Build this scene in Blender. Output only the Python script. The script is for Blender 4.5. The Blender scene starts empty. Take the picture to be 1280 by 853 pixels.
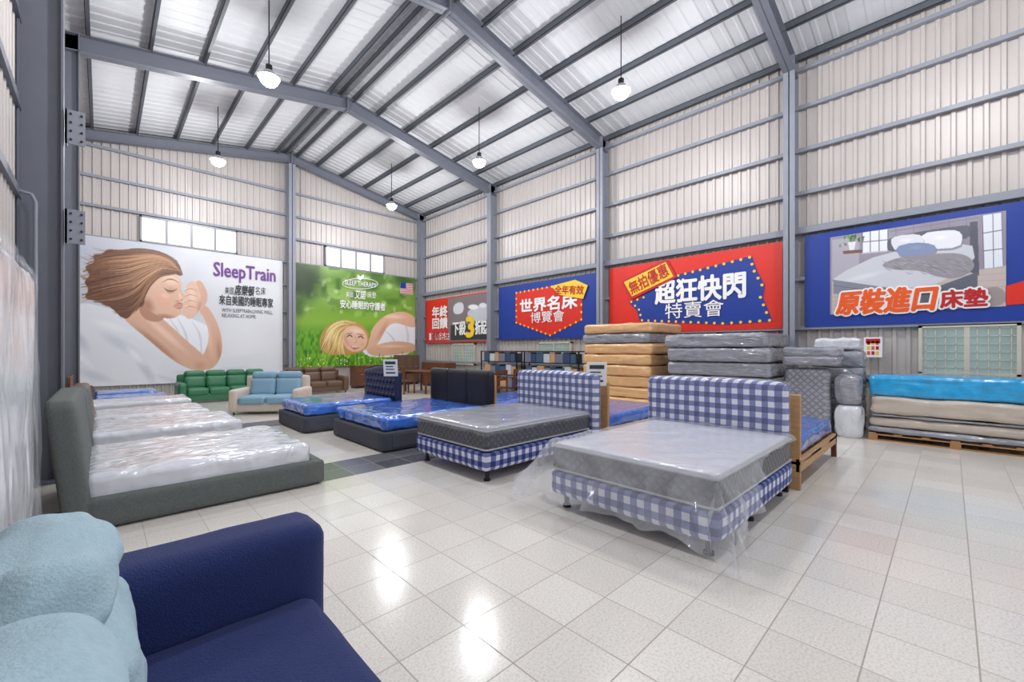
import bpy, bmesh, math, random
import numpy as np
from mathutils import Vector, Matrix, noise
random.seed(7); rng=np.random.RandomState(5)
sc=bpy.context.scene
F=530.0; CX=640.0; HY=437.0; CH=1.55; A=math.radians(44.07); SA=math.sin(A); CA=math.cos(A)
XB=11.0; YB=17.6           # planes of the right-wall and back-wall banners
XW=11.15; YW=17.75; XL=-0.72; YN=-5.0
# ---- survey helpers: measured photo points -> metres on the banner planes (used to digitise flat artwork)
def toR(px,py):
    u=(px-CX)/F; d=XB/(SA+CA*u); return (d*(CA-SA*u), CH+(HY-py)/F*d)
def toB(px,py):
    u=(px-CX)/F; d=YB/(CA-SA*u); return (d*(SA+CA*u), CH+(HY-py)/F*d)
def s2l(c):
    c=np.asarray(c,dtype=float)/255.0
    return np.where(c<=0.04045,c/12.92,((c+0.055)/1.055)**2.4)
def C(r,g,b): 
    l=s2l((r,g,b)); return (float(l[0]),float(l[1]),float(l[2]),1)
# ---------------------------------------------------------------- materials
MATS={}
def mat(name,col,rough=0.5,metal=0.0,bump=0.0,bscale=30,var=0.06,vscale=4,coat=0.0,alpha=1.0,emis=None,es=0,stretch=None,sheen=0,detail=3,spec=0.5,ridge=False,bdist=0.02):
    if name in MATS: return MATS[name]
    m=bpy.data.materials.new(name); m.use_nodes=True; nt=m.node_tree; N=nt.nodes; L=nt.links
    b=N['Principled BSDF']; tc=N.new('ShaderNodeTexCoord'); mp=N.new('ShaderNodeMapping'); L.new(tc.outputs['Object'],mp.inputs[0])
    if stretch: mp.inputs['Scale'].default_value=stretch
    nz=N.new('ShaderNodeTexNoise'); nz.inputs['Scale'].default_value=vscale; nz.inputs['Detail'].default_value=3
    L.new(mp.outputs[0],nz.inputs['Vector'])
    mx=N.new('ShaderNodeMix'); mx.data_type='RGBA'
    mx.inputs['A'].default_value=tuple(max(0,c*(1-var*1.5)) for c in col[:3])+(1,)
    mx.inputs['B'].default_value=tuple(min(1,c*(1+var*1.5)) for c in col[:3])+(1,)
    L.new(nz.outputs['Fac'],mx.inputs['Factor']); L.new(mx.outputs['Result'],b.inputs['Base Color'])
    b.inputs['Roughness'].default_value=rough; b.inputs['Metallic'].default_value=metal
    b.inputs['Specular IOR Level'].default_value=spec
    b.inputs['Coat Weight'].default_value=coat; b.inputs['Coat Roughness'].default_value=0.12
    b.inputs['Sheen Weight'].default_value=sheen
    b.inputs['Alpha'].default_value=alpha
    if bump>0:
        n2=N.new('ShaderNodeTexNoise'); n2.inputs['Scale'].default_value=bscale; n2.inputs['Detail'].default_value=detail
        if ridge: n2.noise_type='RIDGED_MULTIFRACTAL'; n2.inputs['Distortion'].default_value=1.2
        L.new(mp.outputs[0],n2.inputs['Vector'])
        bp=N.new('ShaderNodeBump'); bp.inputs['Strength'].default_value=bump; bp.inputs['Distance'].default_value=bdist
        L.new(n2.outputs['Fac'],bp.inputs['Height']); L.new(bp.outputs[0],b.inputs['Normal'])
        if coat>0: L.new(bp.outputs[0],b.inputs['Coat Normal'])
    if emis: 
        b.inputs['Emission Color'].default_value=emis; b.inputs['Emission Strength'].default_value=es
    MATS[name]=m; return m
def node_math(nt,op,a,b=None,c=None):
    n=nt.nodes.new('ShaderNodeMath'); n.operation=op
    for i,v in enumerate((a,b,c)):
        if v is None: continue
        if isinstance(v,(int,float)): n.inputs[i].default_value=v
        else: nt.links.new(v,n.inputs[i])
    return n.outputs[0]
def gingham(name,period,white,mid,dark):
    m=bpy.data.materials.new(name); m.use_nodes=True; nt=m.node_tree; N=nt.nodes; L=nt.links
    b=N['Principled BSDF']; tc=N.new('ShaderNodeTexCoord'); sp=N.new('ShaderNodeSeparateXYZ'); L.new(tc.outputs['Object'],sp.inputs[0])
    xy=node_math(nt,'ADD',sp.outputs[0],sp.outputs[1])
    fa=node_math(nt,'GREATER_THAN',node_math(nt,'FRACT',node_math(nt,'MULTIPLY_ADD',xy,1/period,20.1)),0.5)
    fb=node_math(nt,'GREATER_THAN',node_math(nt,'FRACT',node_math(nt,'MULTIPLY_ADD',sp.outputs[2],1/period,20.0)),0.5)
    s=node_math(nt,'MULTIPLY',node_math(nt,'ADD',fa,fb),0.5)
    cr=N.new('ShaderNodeValToRGB'); cr.color_ramp.interpolation='CONSTANT'
    cr.color_ramp.elements[0].color=white; cr.color_ramp.elements[0].position=0
    cr.color_ramp.elements[1].color=dark; cr.color_ramp.elements[1].position=0.8
    e=cr.color_ramp.elements.new(0.3); e.color=mid
    L.new(s,cr.inputs[0]); L.new(cr.outputs[0],b.inputs['Base Color']); b.inputs['Roughness'].default_value=0.6
    return m
def quilt(name,col,col2,period,rough=0.5,coat=0.3):
    """diamond-stitched ticking: bump + slightly darker stitch lines, on object coordinates"""
    m=bpy.data.materials.new(name); m.use_nodes=True; nt=m.node_tree; N=nt.nodes; L=nt.links
    b=N['Principled BSDF']; tc=N.new('ShaderNodeTexCoord'); sp=N.new('ShaderNodeSeparateXYZ'); L.new(tc.outputs['Object'],sp.inputs[0])
    xy=node_math(nt,'ADD',sp.outputs[0],sp.outputs[1])
    def tri(v): return node_math(nt,'ABSOLUTE',node_math(nt,'SUBTRACT',node_math(nt,'FRACT',v),0.5))
    p=tri(node_math(nt,'MULTIPLY_ADD',node_math(nt,'ADD',xy,sp.outputs[2]),1/period,20)); q=tri(node_math(nt,'MULTIPLY_ADD',node_math(nt,'SUBTRACT',xy,sp.outputs[2]),1/period,20))
    h=node_math(nt,'MINIMUM',node_math(nt,'SUBTRACT',0.5,p),node_math(nt,'SUBTRACT',0.5,q))
    hh=node_math(nt,'POWER',node_math(nt,'MULTIPLY',h,3.0),0.5)
    mx=N.new('ShaderNodeMix'); mx.data_type='RGBA'; mx.inputs['A'].default_value=col2; mx.inputs['B'].default_value=col; L.new(hh,mx.inputs['Factor']); L.new(mx.outputs['Result'],b.inputs['Base Color'])
    bp=N.new('ShaderNodeBump'); bp.inputs['Strength'].default_value=0.8; bp.inputs['Distance'].default_value=0.012; L.new(hh,bp.inputs['Height']); L.new(bp.outputs[0],b.inputs['Normal'])
    b.inputs['Roughness'].default_value=rough; b.inputs['Coat Weight'].default_value=coat
    return m
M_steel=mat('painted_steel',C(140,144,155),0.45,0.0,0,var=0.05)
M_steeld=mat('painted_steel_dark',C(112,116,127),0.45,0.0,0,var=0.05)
M_purlin=mat('purlin_steel',C(86,90,98),0.5,0.1,var=0.08)
M_wall=mat('corrugated_sheet',C(192,185,181),0.45,0.1,var=0.05,vscale=1.2)
M_roof=mat('roof_sheet',C(212,213,217),0.5,0.0,var=0.03,vscale=1.5)
M_black=mat('black_plastic',C(22,22,24),0.4)
M_gcheck=gingham('gingham_fabric',0.125,C(222,224,235),C(100,112,170),C(36,44,112))
M_clear=mat('clear_plastic',C(235,238,245),0.1,0,0.6,5,alpha=0.13,spec=0.9,ridge=True)
M_sheet=mat('milky_plastic_sheet',C(236,238,244),0.12,0,0.8,2.6,alpha=0.27,spec=1.0,ridge=True,bdist=0.025)
M_mgrey=quilt('grey_mattress_side',C(88,90,100),C(52,54,62),0.09)
M_trim=mat('mattress_piping',C(170,172,180),0.5)
M_mtop=mat('silver_mattress_top',C(196,198,208),0.35,0,0.5,10,coat=0.6)
M_mtop2=mat('grey_mattress_top',C(150,152,162),0.28,0,0.6,4,coat=0.9,ridge=True)
M_whitewrap=mat('wrapped_white_mattress',C(216,218,225),0.22,0,0.8,4,coat=0.9,var=0.08,ridge=True,stretch=(1,2.0,1),bdist=0.025)
M_bluewrap=mat('blue_plastic_wrap',C(58,112,206),0.2,0,0.8,4,coat=0.9,var=0.4,vscale=9,detail=5,ridge=True)
M_cyanwrap=mat('cyan_plastic_wrap',C(30,160,225),0.2,0,0.8,4,coat=0.9,var=0.3,vscale=8,detail=5,ridge=True)
M_orange=mat('kraft_orange_wrap',C(222,176,124),0.32,0,0.6,4,coat=0.6,var=0.12,vscale=7,ridge=True)
M_greywrap=mat('grey_mattress_wrap',C(146,148,156),0.2,0,0.9,4,coat=0.9,var=0.3,vscale=6,stretch=(1,1,3),ridge=True)
M_beige=mat('beige_mattress_wrap',C(192,180,168),0.35,0,0.5,4,coat=0.5,var=0.1,ridge=True)
M_greyup=mat('grey_upholstery',C(98,103,101),0.9,0,0.35,120,var=0.2,vscale=60)
M_dkgrey=mat('charcoal_upholstery',C(70,73,84),0.85,0,0.3,120,var=0.15,vscale=60)
M_navy=mat('navy_fabric',C(18,36,92),0.85,0,0.35,160,var=0.25,vscale=90,sheen=0.06)
M_navytuft=mat('dark_navy_leather',C(32,40,74),0.4,0,0.2,40)
M_blackup=mat('black_leather',C(22,24,34),0.4,0,0.2,60)
M_ltblue=mat('light_blue_fabric',C(160,186,198),0.9,0,0.3,140,var=0.08,vscale=60,sheen=0.1)
M_green=mat('green_leather',C(58,122,86),0.35,0,0.2,40)
M_brownl=mat('brown_leather',C(104,80,64),0.4,0,0.2,40)
M_cream=mat('cream_upholstery',C(208,194,182),0.7,0,0.2,80)
M_sky=mat('sky_blue_upholstery',C(132,168,188),0.7,0,0.2,80)
M_wood=mat('oak_wood',C(188,146,100),0.5,0,0.15,20,var=0.2,vscale=4,stretch=(2,2,14))
M_wood2=mat('walnut_wood',C(104,60,38),0.45,0,0.15,20,var=0.25,vscale=4,stretch=(2,14,2))
M_pallet=mat('pallet_wood',C(170,126,84),0.7,0,0.3,30,var=0.2,vscale=6,stretch=(12,1,4))
M_card=mat('paper_card',C(238,238,236),0.6)
M_red=mat('red_vinyl',C(220,42,28),0.4,0,0.12,1.5,var=0.03)
M_blue=mat('blue_vinyl',C(20,56,148),0.4,0,0.12,1.5,var=0.05)
M_yel=mat('yellow_vinyl',C(250,205,50),0.4)
M_whitev=mat('white_vinyl',C(245,245,245),0.4)
M_purp=mat('purple_vinyl',C(112,52,142),0.4)
M_ink=mat('dark_ink',C(50,55,60),0.5)
M_redt=mat('crimson_ink',C(190,26,36),0.4)
M_orng=mat('orange_ink',C(238,90,20),0.4)
M_cardb=mat('cardboard',C(188,150,106),0.7,var=0.08)
M_glow=mat('lamp_glass',C(255,255,255),0.3,emis=(0.93,0.95,1,1),es=90)
M_day=mat('frosted_daylight_glass',C(240,245,250),0.2,emis=(0.95,0.98,1,1),es=0.9)
M_alum=mat('window_aluminium',C(206,200,184),0.4,0.1)
M_alum2=mat('window_frame_grey',C(140,142,146),0.4,0.1)
M_chrome=mat('lamp_aluminium',C(200,202,206),0.3,0.7)
def vcmat(name,rough=0.35):
    m=bpy.data.materials.new(name); m.use_nodes=True; N=m.node_tree.nodes; b=N['Principled BSDF']
    a=N.new('ShaderNodeVertexColor'); a.layer_name='Col'; m.node_tree.links.new(a.outputs[0],b.inputs['Base Color']); b.inputs['Roughness'].default_value=rough
    return m
M_print=vcmat('printed_vinyl')
# ---------------------------------------------------------------- geometry helpers
def empty(name,loc=(0,0,0),rz=0):
    e=bpy.data.objects.new(name,None); e.location=loc; e.rotation_euler=(0,0,rz); sc.collection.objects.link(e); e.empty_display_size=0.2; return e
def link(name,me,m,parent=None,loc=(0,0,0),rot=(0,0,0),smooth=False):
    o=bpy.data.objects.new(name,me); o.location=loc; o.rotation_euler=rot; sc.collection.objects.link(o)
    if m is not None: me.materials.append(m)
    if parent: o.parent=parent
    if smooth: me.polygons.foreach_set('use_smooth',[True]*len(me.polygons))
    return o
def bm_box(bm,lo,hi,M=None):
    vs=[Vector((x,y,z)) for x in (lo[0],hi[0]) for y in (lo[1],hi[1]) for z in (lo[2],hi[2])]
    if M: vs=[M@v for v in vs]
    v=[bm.verts.new(p) for p in vs]
    for f in ((0,1,3,2),(4,6,7,5),(0,4,5,1),(2,3,7,6),(0,2,6,4),(1,5,7,3)): bm.faces.new([v[i] for i in f])
def boxes(name,lst,m,parent=None,loc=(0,0,0),bevel=0,rot=(0,0,0)):
    bm=bmesh.new()
    for lo,hi in lst: bm_box(bm,lo,hi)
    if bevel: bmesh.ops.bevel(bm,geom=bm.edges[:],offset=bevel,segments=2,affect='EDGES',profile=0.6)
    me=bpy.data.meshes.new(name); bm.to_mesh(me); bm.free()
    return link(name,me,m,parent,loc,rot)
def soft(name,size,loc,r,m,parent=None,cuts=10,amp=0,freq=3,puff=0,axis=2,rot=(0,0,0),seed=0,fn=None,aniso=(1,1,1)):
    bm=bmesh.new(); bmesh.ops.create_cube(bm,size=2); bmesh.ops.subdivide_edges(bm,edges=bm.edges[:],cuts=cuts,use_grid_fill=True)
    h=Vector(size)/2; r=min(r,min(h)*0.98)
    oth=[i for i in range(3) if i!=axis]
    for v in bm.verts:
        q=Vector([math.copysign(abs(c)**0.8,c) for c in v.co])
        p=Vector((q.x*h.x,q.y*h.y,q.z*h.z))
        inn=Vector([max(-(h[i]-r),min(h[i]-r,p[i])) for i in range(3)])
        n=(p-inn); 
        if n.length<1e-6: n=p.normalized()
        n.normalize(); co=inn+n*r
        if puff:
            a=co[oth[0]]/h[oth[0]]; b=co[oth[1]]/h[oth[1]]
            co[axis]*=(1-puff)+2*puff*max(0,(1-a*a))**0.5*max(0,(1-b*b))**0.5
        if amp:
            w=Vector((co.x*aniso[0],co.y*aniso[1],co.z*aniso[2]))*freq+Vector((seed*7.3,seed*3.1,seed))
            co=co+n*(noise.noise(w)*amp+noise.noise(w*2.7)*amp*0.5)
        if fn: co=fn(co)
        v.co=co
    me=bpy.data.meshes.new(name); bm.to_mesh(me); bm.free()
    return link(name,me,m,parent,loc,rot,True)
def cyl(name,r,h,loc,m,parent=None,r2=None,seg=20,rot=(0,0,0)):
    bm=bmesh.new(); bmesh.ops.create_cone(bm,cap_ends=True,segments=seg,radius1=r,radius2=r if r2 is None else r2,depth=h)
    me=bpy.data.meshes.new(name); bm.to_mesh(me); bm.free(); return link(name,me,m,parent,loc,rot,True if seg>40 else False)
def tube(name,pts,r,m,parent=None,cyc=False,loc=(0,0,0),rot=(0,0,0)):
    cu=bpy.data.curves.new(name,'CURVE'); cu.dimensions='3D'; s=cu.splines.new('POLY'); s.points.add(len(pts)-1)
    for p,q in zip(s.points,pts): p.co=(q[0],q[1],q[2],1)
    s.use_cyclic_u=cyc; cu.bevel_depth=r; cu.bevel_resolution=2
    o=bpy.data.objects.new(name,cu); sc.collection.objects.link(o); cu.materials.append(m); o.location=loc; o.rotation_euler=rot
    if parent: o.parent=parent
    return o
# ---------------------------------------------------------------- room shell
def floor_mat():
    m=bpy.data.materials.new('terrazzo_tile'); m.use_nodes=True; nt=m.node_tree; N=nt.nodes; L=nt.links; b=N['Principled BSDF']
    tc=N.new('ShaderNodeTexCoord'); sp=N.new('ShaderNodeSeparateXYZ'); L.new(tc.outputs['Object'],sp.inputs[0])
    T=0.4
    fx=node_math(nt,'MULTIPLY_ADD',sp.outputs[0],1/T,40.35); fy=node_math(nt,'MULTIPLY_ADD',sp.outputs[1],1/T,40.25)
    def edge(f):
        fr=node_math(nt,'FRACT',f); d=node_math(nt,'ABSOLUTE',node_math(nt,'SUBTRACT',fr,0.5)); return node_math(nt,'GREATER_THAN',d,0.491)
    g=node_math(nt,'MAXIMUM',edge(fx),edge(fy))
    cb=N.new('ShaderNodeCombineXYZ'); L.new(node_math(nt,'FLOOR',fx),cb.inputs[0]); L.new(node_math(nt,'FLOOR',fy),cb.inputs[1])
    wn=N.new('ShaderNodeTexWhiteNoise'); wn.noise_dimensions='2D'; L.new(cb.outputs[0],wn.inputs['Vector'])
    sz=N.new('ShaderNodeTexNoise'); sz.inputs['Scale'].default_value=75; sz.inputs['Detail'].default_value=4; L.new(tc.outputs['Object'],sz.inputs['Vector'])
    cr=N.new('ShaderNodeValToRGB'); cr.color_ramp.elements[0].position=0.34; cr.color_ramp.elements[0].color=C(212,206,198); cr.color_ramp.elements[1].position=0.56; cr.color_ramp.elements[1].color=C(229,225,218)
    L.new(sz.outputs['Fac'],cr.inputs[0])
    mv=N.new('ShaderNodeMix'); mv.data_type='RGBA'; mv.blend_type='MULTIPLY'; mv.inputs['B'].default_value=(0.89,0.88,0.87,1)
    L.new(wn.outputs['Value'],mv.inputs['Factor']); L.new(cr.outputs[0],mv.inputs['A'])
    def band(a,b0): return node_math(nt,'MULTIPLY',node_math(nt,'GREATER_THAN',sp.outputs[1],a),node_math(nt,'LESS_THAN',sp.outputs[1],b0))
    bd=node_math(nt,'MULTIPLY',node_math(nt,'MAXIMUM',band(5.1,5.9),band(9.5,10.3)),node_math(nt,'LESS_THAN',sp.outputs[0],6.1))
    cr2=N.new('ShaderNodeValToRGB'); cr2.color_ramp.elements[0].color=C(78,78,88); cr2.color_ramp.elements[1].color=C(116,116,124); L.new(wn.outputs['Value'],cr2.inputs[0])
    m2=N.new('ShaderNodeMix'); m2.data_type='RGBA'; L.new(bd,m2.inputs['Factor']); L.new(mv.outputs['Result'],m2.inputs['A']); L.new(cr2.outputs[0],m2.inputs['B'])
    m3=N.new('ShaderNodeMix'); m3.data_type='RGBA'; m3.inputs['B'].default_value=C(150,140,130); L.new(node_math(nt,'MULTIPLY',g,0.8),m3.inputs['Factor']); L.new(m2.outputs['Result'],m3.inputs['A'])
    L.new(m3.outputs['Result'],b.inputs['Base Color'])
    rn=N.new('ShaderNodeTexNoise'); rn.inputs['Scale'].default_value=1.7; L.new(tc.outputs['Object'],rn.inputs['Vector'])
    r=node_math(nt,'MULTIPLY_ADD',rn.outputs['Fac'],0.16,0.09); L.new(node_math(nt,'MAXIMUM',r,node_math(nt,'MULTIPLY',g,0.8)),b.inputs['Roughness'])
    bp=N.new('ShaderNodeBump'); bp.inputs['Strength'].default_value=0.2; bp.inputs['Distance'].default_value=0.003
    L.new(node_math(nt,'MULTIPLY_ADD',g,-1,wn.outputs['Value']),bp.inputs['Height']); L.new(bp.outputs[0],b.inputs['Normal'])
    b.inputs['Specular IOR Level'].default_value=0.85
    return m
boxes('floor',[((XL-0.1,YN,-0.1),(XW+0.1,YW+0.1,0))],floor_mat())
EZ=8.05; XR=5.2; RZ=9.12
def roofz(x): return EZ+(RZ-EZ)*(1-abs(x-XR)/(XW-XR))
def corrug(name,fn,length,pitch,m,dep=0.035):
    """trapezoid rib sheet; fn(s,d,k)->point; s along, d outwards depth, k=0/1 other end"""
    prof=[]; s=0
    while s<length:
        for a,d in ((0,0),(0.55,0),(0.65,dep),(0.9,dep)):
            if s+a*pitch<=length: prof.append((s+a*pitch,d))
        s+=pitch
    prof.append((length,0))
    vs=[fn(s,d,k) for k in (0,1) for s,d in prof]; n=len(prof)
    me=bpy.data.meshes.new(name); me.from_pydata(vs,[],[(i,i+1,n+i+1,n+i) for i in range(n-1)]); return link(name,me,m)
corrug('wall_right',lambda s,d,k:(XW-d,YN+s,k*(EZ+0.05)),YW-YN,0.2,M_wall)
corrug('wall_left',lambda s,d,k:(XL+d,YN+s,k*(EZ+0.05)),YW-YN,0.2,M_wall)
corrug('wall_back',lambda s,d,k:(XL+s,YW-d,k*roofz(XL+s)),XW-XL,0.2,M_wall)
o1=corrug('ceiling',lambda s,d,k:(XR if k else XL,YN+s,(RZ if k else roofz(XL))-d),YW-YN,0.28,M_roof,0.016)
o2=corrug('ceiling_b',lambda s,d,k:(XR if k else XW,YN+s,(RZ if k else EZ)-d),YW-YN,0.28,M_roof,0.016)
bpy.context.view_layer.objects.active=o1
o1.select_set(True); o2.select_set(True); bpy.ops.object.join(); o1.name='ceiling'; o1.select_set(False)
# steel frames
def ibeam(bm,p,q,depth,width,up,t=0.02):
    p=Vector(p); q=Vector(q); z=(q-p).normalized(); up=Vector(up); up=(up-z*up.dot(z)).normalized(); x=z.cross(up)
    M=Matrix((( x.x,up.x,z.x,p.x),(x.y,up.y,z.y,p.y),(x.z,up.z,z.z,p.z),(0,0,0,1))); Ln=(q-p).length
    bm_box(bm,(-t/2,-depth/2,0),(t/2,depth/2,Ln),M)
    bm_box(bm,(-width/2,-depth/2,0),(width/2,-depth/2+t,Ln),M); bm_box(bm,(-width/2,depth/2-t,0),(width/2,depth/2,Ln),M)
def fin(bm,name,m,parent=None):
    bmesh.ops.recalc_face_normals(bm,faces=bm.faces[:]); me=bpy.data.meshes.new(name); bm.to_mesh(me); bm.free(); return link(name,me,m,parent)
FY=[17.5,12.4,7.33,2.44,-2.6]
for y in FY:
    bm=bmesh.new()
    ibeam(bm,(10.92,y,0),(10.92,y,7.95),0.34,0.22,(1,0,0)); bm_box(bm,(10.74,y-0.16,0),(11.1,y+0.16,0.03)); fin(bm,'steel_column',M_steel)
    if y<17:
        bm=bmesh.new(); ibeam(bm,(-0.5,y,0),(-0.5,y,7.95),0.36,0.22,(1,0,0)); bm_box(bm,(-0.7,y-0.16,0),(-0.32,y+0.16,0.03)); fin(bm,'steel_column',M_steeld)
    bm=bmesh.new(); d=0.36 if y<17 else 0.3
    off=-0.15-d/2
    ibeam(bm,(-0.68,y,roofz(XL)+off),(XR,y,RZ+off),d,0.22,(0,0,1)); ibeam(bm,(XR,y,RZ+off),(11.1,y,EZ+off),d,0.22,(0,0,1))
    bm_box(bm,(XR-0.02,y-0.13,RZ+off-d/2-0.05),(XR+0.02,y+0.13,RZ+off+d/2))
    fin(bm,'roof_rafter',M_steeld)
bm=bmesh.new(); ibeam(bm,(XR,17.5,0),(XR,17.5,8.6),0.3,0.24,(0,1,0)); fin(bm,'steel_column',M_steel)
bm=bmesh.new()
for x in np.concatenate([np.arange(-0.2,5.0,0.98),np.arange(6.15,11.1,0.98),[5.0,5.4]]):
    z=roofz(x)-0.02
    bm_box(bm,(x-0.035,YN,z-0.15),(x-0.025,YW-0.02,z)); bm_box(bm,(x-0.035,YN,z-0.15),(x+0.035,YW-0.02,z-0.14))
    bm_box(bm,(x-0.035,YN,z-0.02),(x+0.035,YW-0.02,z-0.01))
fin(bm,'roof_purlins',M_purlin)
bm=bmesh.new()
for z in (1.0,2.02,3.1,4.98,5.92,6.86,7.7): 
    bm_box(bm,(XW-0.13,YN,z-0.04),(XW-0.03,YW,z-0.03)); bm_box(bm,(XW-0.14,YN,z-0.04),(XW-0.13,YW,z+0.04)); bm_box(bm,(XW-0.13,YN,z+0.03),(XW-0.03,YW,z+0.04))
bm_box(bm,(XW-0.2,YN,4.08),(XW-0.03,YW,4.22))
fin(bm,'wall_girts_right',M_steel)
bm=bmesh.new()
for z in (1.0,2.0,3.0,4.02,4.9,5.83,6.7,7.6): bm_box(bm,(XL,YW-0.13,z-0.04),(XW,YW-0.03,z+0.04))
fin(bm,'wall_girts_back',M_steel)
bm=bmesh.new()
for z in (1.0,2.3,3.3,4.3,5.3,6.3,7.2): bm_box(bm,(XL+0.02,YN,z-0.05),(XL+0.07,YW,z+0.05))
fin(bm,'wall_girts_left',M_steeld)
for zz in (4.17,3.0):
    e=empty('bolted_bracket',(-0.22,7.2,zz))
    boxes('plate',[((-0.09,-0.01,-0.2),(0.08,0.01,0.2)),((-0.09,-0.01,-0.2),(-0.07,0.15,0.2))],M_steel,e)
    for i in range(4):
        for sx in (-0.04,0.05): cyl('bolt',0.012,0.02,(sx,-0.018,-0.15+0.1*i),M_black,e,rot=(math.pi/2,0,0),seg=6)
tube('conduit_pipe',[(-0.66,7.12,3.3),(-0.56,7.12,3.28),(-0.53,7.12,3.2),(-0.53,7.12,0.0)],0.018,M_steel)
# ---------------------------------------------------------------- windows
def window(name,plane,a0,a1,z0,z1,n,glass,grille=False,fm=None):
    e=empty(name,(0,0,0)); fm=fm or M_alum
    def bx(nm,lst,m):
        out=[]
        for (a,za,d0),(b,zb,d1) in lst:
            if plane=='R': out.append(((XW-d1,a,za),(XW-d0,b,zb)))
            else: out.append(((a,YW-d1,za),(b,YW-d0,zb)))
        return boxes(nm,out,m,e)
    f=0.05; fr=[((a0,z0,0),(a0+f,z1,0.14)),((a1-f,z0,0),(a1,z1,0.14)),((a0,z0,0),(a1,z0+f,0.14)),((a0,z1-f,0),(a1,z1,0.14))]
    for i in range(1,n): 
        x=a0+(a1-a0)*i/n; fr.append(((x-0.035,z0,0),(x+0.035,z1,0.13)))
    bx('frame',fr,fm); bx('glass',[((a0+f,z0+f,0.05),(a1-f,z1-f,0.09))],glass)
    if grille:
        g=[]; x=a0+0.1
        while x<a1-0.05: g.append(((x,z0,0.1),(x+0.012,z1,0.112))); x+=0.13
        z=z0+0.14
        while z<z1: g.append(((a0,z,0.1),(a1,z+0.012,0.112))); z+=0.14
        bx('grille',g,M_alum)
    return e
window('window_1','B',0.86,3.47,4.93,5.76,4,M_day,fm=M_alum2); window('window_2','B',6.52,9.1,4.93,5.76,4,M_day,fm=M_alum2)
wa,_=toR(1277,400); wb,_=toR(1148,400)
M_gl2=mat('window_glass_day',C(110,138,136),0.1,emis=(0.75,0.85,0.83,1),es=0.18,var=0.4,vscale=2)
window('window_3','R',wa,wb,1.08,2.0,2,M_gl2,True)
window('window_4','R',8.6,10.1,0.9,1.8,2,M_gl2,True); window('window_5','R',13.6,15.2,0.9,1.8,2,M_gl2,True); window('window_6','R',4.0,5.6,1.0,1.95,2,M_gl2,True)
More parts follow.
